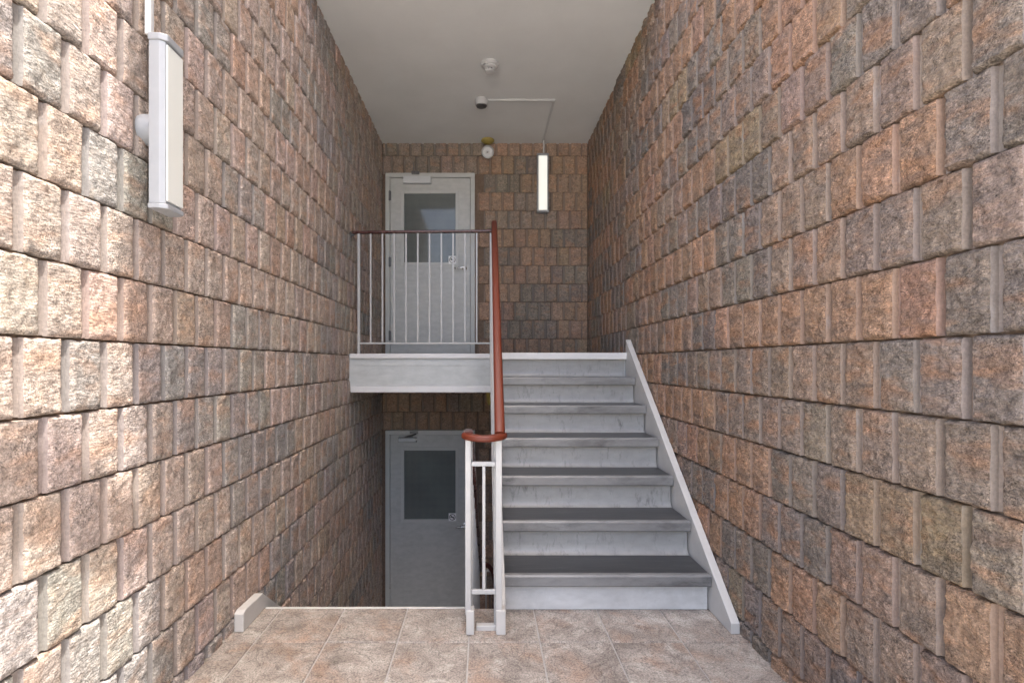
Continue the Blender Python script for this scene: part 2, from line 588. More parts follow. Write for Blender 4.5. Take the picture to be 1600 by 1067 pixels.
def block_wall(side, label, origin, rot, u_len, phase_even, phase_odd, keep, backing, limit=300):
    """origin is where u = 0 at z = 0; keep(world point of the lobe's middle) drops lobes behind doors or outside"""
    root = thing('block_wall', (origin[0], origin[1], 0), label, 'wall')
    MBk = MB()
    for b in backing:
        MBk.box(*b)
    MBk.build('mortar_bed', M['mortar'], root)
    R = Matrix.Rotation(rot, 4, 'Z')
    base = Matrix.Translation(origin) @ R
    r = random.Random({'left': 5, 'right': 8, 'back': 3}[side])
    mats = {s: (M['face', side, s], M['score', s]) for s in ('object', 'attr')}
    meshes = {j: [lobe_mesh(g_, mats['object']) for g_ in geo_hi[side, j]] for j in (0, 1)}
    lobes = []
    block_col = {}
    for n in range(-8, 31):
        ph = phase_even if n % 2 == 0 else phase_odd
        k0 = math.floor((0 - ph) / P) - 1
        k = k0
        while ph + k * P < u_len:
            ua, ub = max(ph + k * P, 0.0), min(ph + (k + 1) * P, u_len)
            joint = 1 if (k % 3 == 2) else 0
            bk = (n, k // 3)
            if bk not in block_col:
                block_col[bk] = pick(side, r)
            if r.random() < 0.07:
                c0 = pick(side, r)
                c0 = tuple(0.5 * (p + q) for p, q in zip(c0, block_col[bk]))
            else:
                c0 = block_col[bk]
            br = r.uniform(0.92, 1.09)
            col = tuple(max(min(q * br * r.uniform(0.97, 1.03), 0.9), 0.02) for q in c0)
            v = r.randrange(NV)
            if ub - ua > 0.02:
                zc = Z0 + (n + 0.5) * RH
                wc = base @ Vector(((ua + ub) / 2, 0, zc))
                if keep(wc):
                    lobes.append((ua, ub, n, joint, col, v, wc))
            k += 1
    # the largest in the picture become objects of their own
    def area(l):
        ua, ub, n = l[0], l[1], l[2]
        ps = [to_px(base @ Vector((u, 0, Z0 + (n + dz) * RH))) for u in (ua, ub) for dz in (0, 1)]
        if any(p is None for p in ps):
            return 0.0
        x0, x1 = max(min(p[0] for p in ps), 0), min(max(p[0] for p in ps), 1600)
        y0, y1 = max(min(p[1] for p in ps), 0), min(max(p[1] for p in ps), 1067)
        wz = l[6].z
        if wz > CEIL + 0.08 and l[6].y > YC:
            return 0.0
        if l[6].y < YF and wz < -0.06:
            return 0.0
        if side == 'left' and l[6].y > YF and wz < -0.1 - 0.55 * (l[6].y - YF):
            return 0.0
        if side == 'right' and l[6].y > 2.2 and wz < 0.0 + 0.78 * (l[6].y - 2.2):
            return 0.0
        if side == 'back' and wz < HL - 0.1 and (l[6].x > 0.1 or 0.72 < wz):
            return 0.0
        return max(x1 - x0, 0) * max(y1 - y0, 0)
    lobes.sort(key=area, reverse=True)
    V, F, MI, COL = [], [], [], []
    for i, (ua, ub, n, joint, col, v, wc) in enumerate(lobes):
        sc = (ub - ua) / P
        mloc = Matrix.Translation((ua, 0, Z0 + n * RH)) @ Matrix.Diagonal((sc, 1, 1, 1))
        if i < limit and area(lobes[i]) > 40:
            o = bpy.data.objects.new('block', meshes[joint][v])
            C.objects.link(o)
            o.parent = root
            o.matrix_parent_inverse = Matrix.Translation(root.location).inverted()
            # alternate the block upside down so that no face repeats next to another
            o.matrix_basis = base @ mloc
            o.color = (*col, 1)
        else:
            mw = base @ mloc
            gv, gf, gm = geo_lo[joint][v]
            b0 = len(V)
            V.extend((mw @ Vector(p))[:] for p in gv)
            F.extend(tuple(b0 + q for q in f) for f in gf)
            MI.extend(gm)
            COL.extend([col] * len(gf))
    me = bpy.data.meshes.new('far_blocks')
    me.from_pydata(V, [], F)
    for m in mats['attr']:
        me.materials.append(m)
    me.polygons.foreach_set('material_index', MI)
    me.polygons.foreach_set('use_smooth', [True] * len(F))
    me.set_sharp_from_angle(angle=math.radians(50))
    at = me.attributes.new('tint', 'FLOAT_COLOR', 'FACE')
    at.data.foreach_set('color', [x for c in COL for x in (*c, 1.0)])
    o = bpy.data.objects.new('far_blocks', me)
    C.objects.link(o)
    o.parent = root
    o.matrix_parent_inverse = Matrix.Translation(root.location).inverted()
    tag(o, kind='stuff')
    return root


TOPL, TOPR = 3.86, 4.4
YW = 0.95
# left wall: u runs towards the camera from the back corner
LU = YB - YW
pl_odd = (YB - 1.183) % P
block_wall('left', 'left hand wall of pinkish tan split-face blocks with a patch of sunlight', (XL - 0.012, YB, 0), -math.pi / 2, LU,
           (pl_odd - P / 2) % P, pl_odd,
           lambda w: (w.z < CEIL + 0.1 or w.y < YC + 0.05) and w.z < TOPL and not (w.z < -0.16 and w.y < YF - 0.1) and w.z > LOW - 0.1,
           [(-1.40, XL - 0.012 - 0.0085, YW, 5.75, LOW - 0.2, TOPL + 0.05)])
# right wall: u runs away from the camera
YR = -0.03
block_wall('right', 'right hand wall of orange and grey split-face blocks beside the rising stair', (XR + 0.012, YR, 0), math.pi / 2, YB - YR,
           (1.383 - YR) % P, (1.450 - YR) % P,
           lambda w: (w.z < CEIL + 0.1 or w.y < YC + 0.05) and w.z < TOPR and not (w.z < -0.16 and w.y < YF - 0.1) and w.z > LOW - 0.1,
           [(XR + 0.012 + 0.0085, 1.40, YR, 5.75, LOW - 0.2, 12.0), (XR + 0.012 + 0.0085, 1.40, YR - 0.135, YR - 0.0005, 9.6, 12.0)])  # unseen height and overhang added to keep sun off inner wall and lamp
# back wall: u runs from right to left
DX0, DX1 = -1.072, -0.098                       # door frame, outer edges
DH = 1.99


def keep_back(w):
    if w.z > CEIL + 0.1 or w.z < LOW - 0.1:
        return False
    for zb in (HL, LOW):
        if w.x < DX1 + 0.03 and zb - 0.3 < w.z < zb + DH - 0.02:
            return False
    return True


block_wall('back', 'brown block wall at the back with two grey doors', (XR, YB + 0.012, 0), math.pi, XR - XL,
           0.0, -P / 2, keep_back, [(-1.13, 1.15, YB + 0.012 + 0.0085, 5.75, LOW - 0.2, CEIL + 0.1)], limit=300)

# ------------------------------------------------------------------ upper landing
land = thing('landing', (0.0, YS, 0), 'pale grey painted landing slab with white edge trim below the balustrade', 'landing')
MB().box(XL - 0.02, 0.094, YS, YB + 0.02, 0.952, HL - 0.003, 0.004).build('slab', M['slab'], land)
MB().box(0.0945, XR + 0.02, YN + 0.045, YB + 0.02, 0.98, HL - 0.003, 0.003).build('slab', M['slab'], land)
MB().box(XL + 0.004, 0.068, YS - 0.016, YS + 0.05, HL - 0.040, HL, 0.004).build('edge_trim', M['trim'], land)
MB().box(XL + 0.012, 0.068, YS - 0.020, YS - 0.0005, 0.945, 1.000, 0.006).build('lower_trim', M['trim'], land)
# rough plaster line left on the slab edge
pm = MB()
rr = random.Random(4)
x = XL + 0.03
while x < 0.05:
    w_ = rr.uniform(0.012, 0.05)
    h_ = rr.uniform(0.004, 0.010)
    pm.box(x, x + w_, YS - 0.0035, YS + 0.001, 1.167 + rr.uniform(-0.004, 0.004) - h_ / 2, 1.167 + h_ / 2, 0.0012, 1)
    x += w_ + rr.uniform(0.0, 0.02)
tag(pm.build('plaster_ridge', M['slab'], land), kind='stuff')

# ------------------------------------------------------------------ rising stair
SX0, SX1 = 0.100, 1.080
up = thing('staircase', (0.6, 2.4, 0), 'rising flight of worn grey steps with dark treads', 'staircase')
ny = [YN - GO * (7 - i) for i in range(0, 8)]           # ny[i]: nosing front of step i (1..6), 7 is the landing
for i in range(1, 7):
    z = RI * i
    t = MB().box(SX0, SX1, ny[i] + 0.012, ny[i + 1] + 0.05, z - 0.02, z, 0.002).build('tread', M['tread'], up)
    pr = [(ny[i], z - 0.048), (ny[i], z - 0.006), (ny[i] + 0.006, z + 0.0012), (ny[i] + 0.030, z + 0.0016), (ny[i] + 0.030, z - 0.006), (ny[i] + 0.011, z - 0.010), (ny[i] + 0.011, z - 0.054), (ny[i] + 0.004, z - 0.054)]
    MB().prism(pr, 0, SX0 - 0.001, SX1 + 0.001).build('nosing', M['nosing'], t)
for i in range(1, 8):
    z0, z1 = RI * (i - 1), RI * i - 0.021
    y = (ny[i] if i > 0 else 0) + 0.042
    if i == 1:
        MB().box(SX0, SX1, y, y + 0.02, 0.001, z1, 0.0015).build('riser', M['riser0'], up)
    else:
        # coved foot where the riser sheet turns into the tread
        pr = [(y + 0.02, z0 + 0.0005), (y - 0.030, z0 + 0.0008), (y - 0.018, z0 + 0.004), (y - 0.007, z0 + 0.013), (y - 0.001, z0 + 0.030), (y, z0 + 0.05), (y, z1), (y + 0.02, z1)]
        MB().prism(pr, 0, SX0 + 0.001, SX1 - 0.001).build('riser', M['riser'], up, smooth=35)
MB().box(SX0 - 0.002, XR - 0.03, YN - 0.002, YN + 0.06, HL - 0.050, HL + 0.001, 0.004).build('top_nosing', M['trim'], up)
# right stringer board against the wall
SY0, SY1 = 2.19, 3.82
z_top = lambda y: 0.048 + (y - SY0) * (1.352 - 0.048) / (3.80 - SY0)
MB().prism([(SY0, 0.001), (SY0, 0.048), (SY1, z_top(SY1)), (SY1, z_top(SY1) - 0.40), (SY0 + 0.42, 0.001)], 0, 1.085, 1.124, 0.003).build('stringer', M['string'], up)
# open side stringer
MB().prism([(2.25, 0.001), (2.25, 0.10), (YN, HL - 0.06), (YS - 0.03, HL - 0.06), (YS - 0.03, 0.96), (2.72, 0.001)], 0, 0.062, 0.099, 0.003).build('stringer', M['white'], up)
MB().prism([(2.75, 0.002), (YN + 0.1, 0.85), (YN + 0.1, 0.94), (YF + 0.2, 0.06), (YF + 0.2, 0.002)], 0, 0.131, 1.084).build('soffit', M['slab'], up)
MB().box(0.10, 1.13, YF + 0.001, YF + 0.06, LOW, -0.001).build('stair_base', M['concrete'], up)
MB().prism([(YF + 0.061, LOW + 0.001), (YF + 0.061, -0.002), (2.76, -0.002), (YN + 0.04, 0.80), (YN + 0.04, 0.95), (YB - 0.001, 0.95), (YB - 0.001, LOW + 0.001)], 0, 0.101, 0.130).build('bounce_panel', M['trim'], up)  # pale panel added under the flight to bounce light onto the lower door

# ------------------------------------------------------------------ descending stair
down = thing('staircase', (-0.55, 2.5, LOW), 'stair dropping to the lower grey door behind the tiled floor edge', 'staircase')
DR = -LOW / 8
for i in range(1, 8):
    z = -DR * i
    y = YF + 0.002 + 0.236 * (i - 1)
    t = MB().box(-1.06, -0.095, y, y + 0.262, z - 0.02, z, 0.002).build('tread', M['nosing'], down)
    MB().box(-1.06, -0.095, y + 0.237, y + 0.264, z - 0.054, z + 0.0015, 0.003).build('nosing', M['nosing'], t)
for i in range(1, 9):
    y = YF + 0.002 + 0.236 * (i - 1)
    MB().box(-1.06, -0.095, y + (0.0 if i > 1 else 0.0), y + 0.012, -DR * i + 0.0005, -DR * (i - 1) - 0.021, 0.001).build('riser', M['riser'], down)
MB().box(-1.06, -0.090, YF - 0.004, YF + 0.010, -0.045, 0.0035, 0.0025).build('edge_strip', M['string'], down)
dz = lambda y: -0.06 - (y - 2.42) * DR / 0.236
MB().prism([(2.205, 0.001), (2.205, 0.082), (2.225, 0.092), (2.40, 0.085), (2.47, 0.03), (4.3, dz(4.3) + 0.16), (4.3, dz(4.3) - 0.15), (2.55, -0.35), (2.43, -0.12), (2.43, 0.001)], 0, -1.104, -1.062, 0.004).build('stringer', M['string'], down)
MB().prism([(2.43, -0.005), (2.55, -0.005), (4.3, dz(4.3) + 0.14), (4.3, dz(4.3) - 0.15), (2.43, -0.32)], 0, -0.093, -0.055, 0.003).build('stringer', M['white'], down)

# ------------------------------------------------------------------ balustrade with its handrail
rail = thing('balustrade', (0.0, 2.19, 0), 'white steel balustrade with red brown handrail turning from the stair to the landing', 'railing')
NY = 2.19                      # depth of the newel frame at the foot
HB = 0.868                     # handrail height there
TOPY, TOPZR = 4.00, 2.305


def rail_profile(pts, w, h, name, m, parent, n=20):
    """oval handrail swept through pts: w wide, h high"""
    return MB().tube(pts, h / 2, n, sx=w / h, sq=0.6).build(name, m, parent, smooth=70)


slope = (TOPZR - HB) / (TOPY - NY)
hp = [(0.070, NY + 0.012, HB + 0.004), (0.071, NY + 0.05, HB + 0.032)]
for i in range(1, 13):
    t = i / 12
    y = NY + 0.05 + (TOPY - NY - 0.05) * t
    hp.append((0.071 + 0.012 * t, y, HB + 0.032 + (TOPZR - HB - 0.032) * t))
hp += [(0.084, TOPY + 0.03, TOPZR + 0.012), (0.085, TOPY + 0.09, TOPZR + 0.0), (0.085, YS + 0.05, TOPZR - 0.03)]
rail_profile(hp, 0.047, 0.044, 'stair_handrail', M['red'], rail)
# level return across the newel posts, bowed a little towards the viewer
cp = []
for i in range(0, 17):
    t = i / 16
    a = math.pi * t
    cp.append((-0.078 + 0.160 * t, NY + 0.020 - 0.045 * math.sin(a) ** 0.6 if 0 < t < 1 else NY + 0.03, HB - 0.006 * math.sin(a)))
rail_profile(cp, 0.046, 0.030, 'newel_handrail', M['red'], rail)
# rail of the descending flight, dark underneath
dp = [(-0.070, NY + 0.02, HB + 0.004), (-0.069, NY + 0.06, HB + 0.006), (-0.068, NY + 0.12, HB - 0.03)]
for i in range(1, 11):
    t = i / 10
    dp.append((-0.068 + 0.030 * t, NY + 0.12 + (4.08 - NY - 0.12) * t, HB - 0.03 + (-0.50 - HB + 0.03) * t))
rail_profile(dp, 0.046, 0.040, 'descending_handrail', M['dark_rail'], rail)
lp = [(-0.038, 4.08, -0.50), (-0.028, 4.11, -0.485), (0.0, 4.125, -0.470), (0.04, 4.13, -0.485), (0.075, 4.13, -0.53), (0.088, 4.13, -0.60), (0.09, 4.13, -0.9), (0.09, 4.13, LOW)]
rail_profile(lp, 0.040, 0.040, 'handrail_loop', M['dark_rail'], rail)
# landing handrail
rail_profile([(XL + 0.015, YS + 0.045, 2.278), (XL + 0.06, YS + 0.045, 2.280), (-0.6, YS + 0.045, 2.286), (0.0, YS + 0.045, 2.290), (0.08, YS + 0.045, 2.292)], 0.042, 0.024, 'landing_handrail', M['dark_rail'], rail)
MB().lathe([(0.028, 0.0), (0.028, 0.008), (0.013, 0.012), (0.013, 0.03)], (XL - 0.008, YS + 0.045, 2.26), 'X', 16).build('wall_flange', M['darksteel'], rail, smooth=40)
# landing balusters
for i in range(12):
    xx = -1.045 + 0.0985 * i
    if i == 0:
        MB().box(xx - 0.011, xx + 0.011, YS + 0.034, YS + 0.056, HL - 0.001, 2.272, 0.002).build('post', M['white'], rail)
    elif i < 11:
        MB().box(xx - 0.0068, xx + 0.0068, YS + 0.038, YS + 0.052, 1.362, 2.276, 0.0015).build('baluster', M['white'], rail)
MB().box(-1.034, 0.064, YS + 0.034, YS + 0.056, 1.347, 1.361, 0.002).build('bottom_rail', M['white'], rail)
MB().box(0.066, 0.088, YS + 0.034, YS + 0.056, HL - 0.001, 2.272, 0.002).build('post', M['white'], rail)
# newel frame at the foot: two flat posts with a small panel between them
for s, xa, xb in ((-1, -0.082, -0.056), (1, 0.051, 0.080)):
    MB().box(xa, xb, NY, NY + 0.034, 0.085, HB - 0.012, 0.003).build('newel_post', M['white'], rail)
    MB().box(xa - 0.004 + (0.008 if s < 0 else 0.006), xb + 0.004 + (0.010 if s < 0 else 0.012), NY - 0.008, NY + 0.045, 0.001, 0.108, 0.004).build('post_base', M['string'], rail)
    # channel web running back from each post
    MB().box(xb - 0.004 if s < 0 else xa - 0.006, xb + 0.006 if s < 0 else xa + 0.004, NY + 0.036, NY + 0.075, 0.02, HB - 0.03, 0.002).build('post_web', M['white'], rail)
MB().box(-0.0555, 0.0505, NY + 0.006, NY + 0.022, 0.735, 0.755, 0.003).build('cross_rail', M['white'], rail)
MB().box(-0.0555, 0.0505, NY + 0.006, NY + 0.022, 0.172, 0.192, 0.003).build('cross_rail', M['white'], rail)
MB().box(-0.007, 0.007, NY + 0.007, NY + 0.021, 0.1925, 0.7345, 0.0025).build('baluster', M['white'], rail)
MB().lathe([(0.002, -0.004), (0.005, -0.003), (0.005, 0.006)], (0.014, NY + 0.004, 0.742), 'Y', 10).build('weld_bead', M['white'], rail, smooth=60)
MB().box(-0.034, 0.062, NY + 0.030, NY + 0.060, -0.001, 0.022, 0.003).build('kerb', M['string'], rail)
# balusters of the rising flight, seen edge on, and of the descending flight
for i in range(11):
    y = NY + 0.22 + i * 0.150
    if y > TOPY - 0.02:
        break
    zt = HB + 0.032 + slope * (y - NY - 0.05) - 0.02
    zb = min(0.10 + (y - 2.25) * (HL - 0.16) / (YN - 2.25), HL - 0.06) - 0.01
    MB().box(0.046, 0.0610, y - 0.007, y + 0.007, zb - 0.03, zt, 0.0015).build('baluster', M['white'], rail)
for i in range(12):
    y = NY + 0.36 + i * 0.135
    t = (y - NY - 0.12) / (4.08 - NY - 0.12)
    if t > 0.98:
        break
    zt = HB - 0.03 + (-0.47 - HB) * t - 0.015
    xx = -0.068 + 0.030 * t
    zb = -0.005 + (y - 2.55) / (4.3 - 2.55) * (dz(4.3) + 0.145)
    MB().box(xx - 0.007, xx + 0.007, y - 0.007, y + 0.007, min(zb, -0.01), zt, 0.0015).build('baluster', M['white'], rail)
# lower level guard glimpsed through the foot of the frame
MB().box(-0.05, 0.075, 4.40, 4.42, LOW + 0.88, LOW + 0.90, 0.002).build('lower_rail', M['white'], rail)
MB().box(0.012, 0.026, 4.402, 4.418, LOW, LOW + 0.879, 0.002).build('baluster', M['white'], rail)


# ------------------------------------------------------------------ doors
def door(zb, label, kind):
    d = thing('door', ((DX0 + DX1) / 2, YB, zb), label, 'door', 'grey doors in the back wall')
    y0 = YB - 0.028
    fw = 0.048
    zt = zb + DH
    f = MB()
    f.box(DX0, DX0 + fw, y0, YB + 0.06, zb, zt - fw - 0.0005, 0.003)
    f.box(DX1 - fw, DX1, y0, YB + 0.06, zb, zt - fw - 0.0005, 0.003)
    f.box(DX0, DX1, y0, YB + 0.06, zt - fw, zt, 0.003)
    f.build('door_frame', M['frame'], d)
    lx0, lx1, lz1 = DX0 + fw + 0.004, DX1 - fw - 0.004, zt - fw - 0.004
    px0, px1, pz0, pz1 = -0.875, -0.303, zb + 1.013, zt - 0.215
    ly = YB - 0.012
    L = MB()
    L.box(lx0, px0, ly, YB + 0.05, zb + 0.006, lz1, 0.002)
    L.box(px1, lx1, ly, YB + 0.05, zb + 0.006, lz1, 0.002)
    L.box(px0 - 0.001, px1 + 0.001, ly + 0.0002, YB + 0.05, zb + 0.006, pz0)
    L.box(px0 - 0.001, px1 + 0.001, ly + 0.0002, YB + 0.05, pz1, lz1)
    leaf = L.build('door_leaf', M['door'], d)
    s = MB()
    b = 0.026
    s.box(px0 - b, px0 + 0.006, ly - 0.005, ly + 0.02, pz0 - b, pz1 + b, 0.0025)
    s.box(px1 - 0.006, px1 + b, ly - 0.005, ly + 0.02, pz0 - b, pz1 + b, 0.0025)
    s.box(px0 + 0.0065, px1 - 0.0065, ly - 0.005, ly + 0.02, pz0 - b, pz0 + 0.006, 0.0025)
    s.box(px0 + 0.0065, px1 - 0.0065, ly - 0.005, ly + 0.02, pz1 - 0.006, pz1 + b, 0.0025)
    s.build('window_bead', M['frame'], leaf)
    pane = MB().box(px0 + 0.001, px1 - 0.001, ly + 0.012, ly + 0.018, pz0 + 0.001, pz1 - 0.001).build('window_pane', M['glass'], d)
    wm = MB()
    st = 0.0127
    k = px0 + 0.012
    while k < px1 - 0.008:
        wm.box(k - 0.0006, k + 0.0006, ly + 0.0105, ly + 0.0115, pz0 + 0.006, pz1 - 0.006)
        k += st
    k = pz0 + 0.012
    while k < pz1 - 0.008:
        wm.box(px0 + 0.006, px1 - 0.006, ly + 0.0095, ly + 0.0103, k - 0.0006, k + 0.0006)
        k += st
    tag(wm.build('wire_mesh', M['wire'], pane), kind='stuff')
    for hz in (0.22, 1.02, 1.74):
        h = MB().tube([(DX0 + fw + 0.001, y0 - 0.006, zb + hz - 0.055), (DX0 + fw + 0.001, y0 - 0.006, zb + hz + 0.055)], 0.007, 10)
        h.box(DX0 + fw - 0.012, DX0 + fw + 0.016, y0 - 0.004, y0 + 0.002, zb + hz - 0.05, zb + hz + 0.05)
        h.build('hinge', M['darksteel'] if kind else M['frame'], d, smooth=40)
    # lever handle
    hx, hz = lx1 - 0.062, zb + 0.955
    MB().lathe([(0.027, 0.0), (0.027, -0.008), (0.022, -0.013), (0.011, -0.015), (0.011, -0.055), (0.008, -0.058)], (hx, ly, hz), 'Y', 22).build('handle_rose', M['steel'], leaf, smooth=40)
    MB().tube([(hx + 0.008, ly - 0.052, hz), (hx - 0.02, ly - 0.054, hz - 0.001), (hx - 0.07, ly - 0.052, hz - 0.004), (hx - 0.108, ly - 0.045, hz - 0.008)], [0.009, 0.0095, 0.0085, 0.007], 10).build('lever_handle', M['steel'], leaf, smooth=50)
    MB().box(lx1 + 0.0005, lx1 + 0.006, ly - 0.004, ly + 0.012, hz - 0.03, hz + 0.03).build('strike_plate', M['darksteel'], d)
    # no smoking sticker in the corner of the glass
    sx, sz = px1 - 0.040, pz0 + 0.032
    st_ = MB().box(sx - 0.041, sx + 0.041, ly - 0.0075, ly - 0.0055, sz - 0.043, sz + 0.043).build('no_smoking_sticker', M['sticker'], d)
    ring = MB()
    n = 36
    vo = []
    for k in range(n):
        a = 2 * math.pi * k / n
        vo.append([ring.bm.verts.new((sx + rr_ * math.cos(a), ly - 0.0082, sz + rr_ * math.sin(a))) for rr_ in (0.034, 0.0275)])
    for k in range(n):
        ring.bm.faces.new((vo[k][0], vo[(k + 1) % n][0], vo[(k + 1) % n][1], vo[k][1]))
    ring.prism([(sx - 0.024, sz + 0.018), (sx - 0.018, sz + 0.024), (sx + 0.024, sz - 0.018), (sx + 0.018, sz - 0.024)], 1, ly - 0.0084, ly - 0.0080)
    ring.box(sx - 0.022, sx + 0.020, ly - 0.0079, ly - 0.0077, sz - 0.004, sz + 0.004)
    ring.build('no_smoking_symbol', M['ink'], st_)
    # door closer
    cx0, cz = px0 - 0.0, zt - 0.085
    if kind:      # plain cover box
        cl = MB().box(cx0, cx0 + 0.302, ly - 0.055, ly - 0.001, cz - 0.038, cz + 0.038, 0.004).build('door_closer', M['alu'], d)
        MB().box(cx0 + 0.09, cx0 + 0.175, y0 - 0.025, y0 + 0.001, zt - 0.020, zt + 0.012, 0.003).build('closer_arm', M['darksteel'], cl)
        MB().tube([(cx0 + 0.12, y0 - 0.03, zt - 0.03), (cx0 + 0.12, y0 - 0.05, zt + 0.03), (cx0 + 0.118, y0 - 0.05, zt + 0.09)], 0.006, 8).build('closer_arm', M['darksteel'], cl)
    else:         # exposed body and folded arm
        bx = cx0 - 0.05
        cl = MB().box(bx, bx + 0.19, ly - 0.05, ly - 0.001, cz - 0.040, cz + 0.004, 0.008, 3).build('door_closer', M['alu'], d)
        MB().box(bx - 0.006, bx + 0.196, ly - 0.012, ly - 0.0005, cz - 0.046, cz + 0.010, 0.003).build('closer_plate', M['darksteel'], cl)
        MB().tube([(bx + 0.16, ly - 0.06, cz + 0.02), (bx + 0.08, ly - 0.075, cz + 0.022), (bx + 0.15, ly - 0.08, cz + 0.04), (bx + 0.19, y0 - 0.02, zt - 0.035)], 0.008, 8).build('closer_arm', M['darksteel'], cl)
        MB().lathe([(0.012, 0), (0.012, -0.03), (0.008, -0.034)], (bx + 0.19, ly - 0.02, cz - 0.01), 'Y', 12).build('closer_cap', M['steel'], cl, smooth=40)
        MB().box(bx + 0.12, bx + 0.21, y0 - 0.018, y0 - 0.0005, zt - 0.035, zt - 0.008, 0.003).build('arm_bracket', M['darksteel'], cl)
    return d


door(HL, 'upper grey steel door behind the white landing balustrade, with boxed silver closer', 1)
door(LOW, 'lower grey steel door below the landing slab, with exposed closer arm', 0)
# door sill on the landing
# ------------------------------------------------------------------ lamps
lamp = thing('wall_lamp', (-1.05, 1.61, 1.68), 'long pale lamp box on the left wall, close to the viewer', 'lamp', 'box lamps')
ly0, ly1, lz0, lz1 = 1.56, 1.66, 1.690, 2.20
pr = [(-1.048, ly0), (-1.015, ly0), (-1.001, ly0 + 0.010), (-1.001, ly1 - 0.010), (-1.015, ly1), (-1.048, ly1)]
MB().prism(pr, 2, lz0, lz1, 0.002).build('housing', M['lampbody'], lamp)
MB().box(-1.0015, -0.996, ly0 + 0.013, ly1 - 0.006, lz0 + 0.010, lz1 - 0.008, 0.002).build('lens', M['lens_near'], lamp)
pc = [(-1.050, ly0 - 0.003), (-1.013, ly0 - 0.003), (-0.993, ly0 + 0.010), (-0.993, ly1 - 0.008), (-1.013, ly1 + 0.003), (-1.050, ly1 + 0.003)]
MB().prism(pc, 2, lz1 + 0.0005, lz1 + 0.022, 0.003).build('end_cap', M['lampbody'], lamp)
MB().prism(pc, 2, lz0 - 0.016, lz0 - 0.0005, 0.003).build('end_cap', M['lampbody'], lamp)
MB().lathe([(0.050, 0.0), (0.050, 0.026), (0.044, 0.040), (0.030, 0.046), (0.030, 0.068)], (-1.118, 1.648, 1.955), 'X', 30).build('mounting_dish', M['lampbody'], lamp, smooth=40)
MB().box(-1.066, -1.046, 1.567, 1.585, lz1 + 0.0225, 3.2, 0.003).build('conduit', M['plastic'], lamp)
for cz_ in (2.75,):
    MB().box(-1.115, -1.060, 1.560, 1.592, cz_, cz_ + 0.02, 0.003).build('conduit_clip', M['plastic'], lamp)

blx = 0.637
lamp2 = thing('wall_lamp', (blx, YB - 0.05, 2.85), 'slim lit box lamp hanging under the ceiling on the brown back wall', 'lamp', 'box lamps')
z0, z1 = EYE + (567 - 331) * 0.0069, EYE + (567 - 241) * 0.0069
yb0 = YB - 0.075
MB().box(blx - 0.062, blx + 0.062, yb0, YB - 0.022, z0 + 0.012, z1 - 0.012, 0.006).build('housing', M['lampbody'], lamp2)
MB().box(blx - 0.046, blx + 0.046, yb0 - 0.012, yb0 + 0.001, z0 + 0.018, z1 - 0.018, 0.005).build('lens', M['lens_far'], lamp2)
MB().box(blx - 0.064, blx + 0.064, yb0 - 0.015, YB - 0.020, z1 - 0.0115, z1 + 0.006, 0.003).build('end_cap', M['lampbody'], lamp2)
MB().box(blx - 0.064, blx + 0.064, yb0 - 0.015, YB - 0.020, z0 - 0.006, z0 + 0.0115, 0.003).build('end_cap', M['lampbody'], lamp2)
MB().box(blx - 0.03, blx + 0.03, YB - 0.0215, YB + 0.008, z0 + 0.2, z1 - 0.2, 0.003).build('mounting_plate', M['lampbody'], lamp2)
MB().tube([(blx + 0.006, YB - 0.105, z1 + 0.006), (blx + 0.006, YB - 0.105, CEIL - 0.001)], 0.010, 10).build('conduit', M['plastic'], lamp2, smooth=50)
sy_ = EYE * 0 + (CEIL - EYE) * K / (567 - 156)
MB().box(blx - 0.007, blx + 0.013, sy_ + 0.011, YB - 0.095, CEIL - 0.016, CEIL - 0.0005, 0.002).build('conduit', M['plastic'], lamp2)
MB().box(0.0, blx + 0.013, sy_ - 0.011, sy_ + 0.0105, CEIL - 0.016, CEIL - 0.0005, 0.002).build('conduit', M['plastic'], lamp2)

sen = thing('motion_sensor', (-0.022, sy_, CEIL), 'white round ceiling puck with dark face at the end of the conduit', 'sensor')
MB().lathe([(0.058, 0.0), (0.060, -0.012), (0.058, -0.050), (0.052, -0.056)], (-0.022, sy_, CEIL - 0.0005), 'Z', 32).build('housing', M['plastic'], sen, smooth=35)
MB().lathe([(0.050, -0.0562), (0.046, -0.064), (0.02, -0.067)], (-0.022, sy_, CEIL - 0.0005), 'Z', 32).build('dark_face', M['darksteel'], sen, smooth=35)

dy = (CEIL - EYE) * K / (567 - 100)
smk = thing('smoke_detector', (0.05, dy, CEIL), 'small white stepped smoke detector on the grey ceiling', 'smoke detector')
MB().lathe([(0.072, 0.0), (0.073, -0.016), (0.066, -0.024)], (0.05, dy, CEIL - 0.0005), 'Z', 36).build('base_ring', M['plastic'], smk, smooth=35)
MB().lathe([(0.056, -0.0245), (0.054, -0.036), (0.040, -0.042), (0.036, -0.0422)], (0.05, dy, CEIL - 0.0005), 'Z', 36).build('body', M['plastic'], smk, smooth=35)
for k in range(8):
    a = k * math.pi / 4
    cx, cy = 0.05 + 0.033 * math.cos(a), dy + 0.033 * math.sin(a)
    MB().box(cx - 0.004, cx + 0.004, cy - 0.004, cy + 0.004, CEIL - 0.062, CEIL - 0.0428, 0.0012, 1).build('vent_rib', M['plastic'], smk)
MB().lathe([(0.028, -0.0425), (0.028, -0.060)], (0.05, dy, CEIL - 0.0005), 'Z', 24).build('chamber', M['darksteel'], smk, smooth=35)
MB().lathe([(0.041, -0.0605), (0.040, -0.070), (0.018, -0.074)], (0.05, dy, CEIL - 0.0005), 'Z', 30).build('cap', M['plastic'], smk, smooth=35)


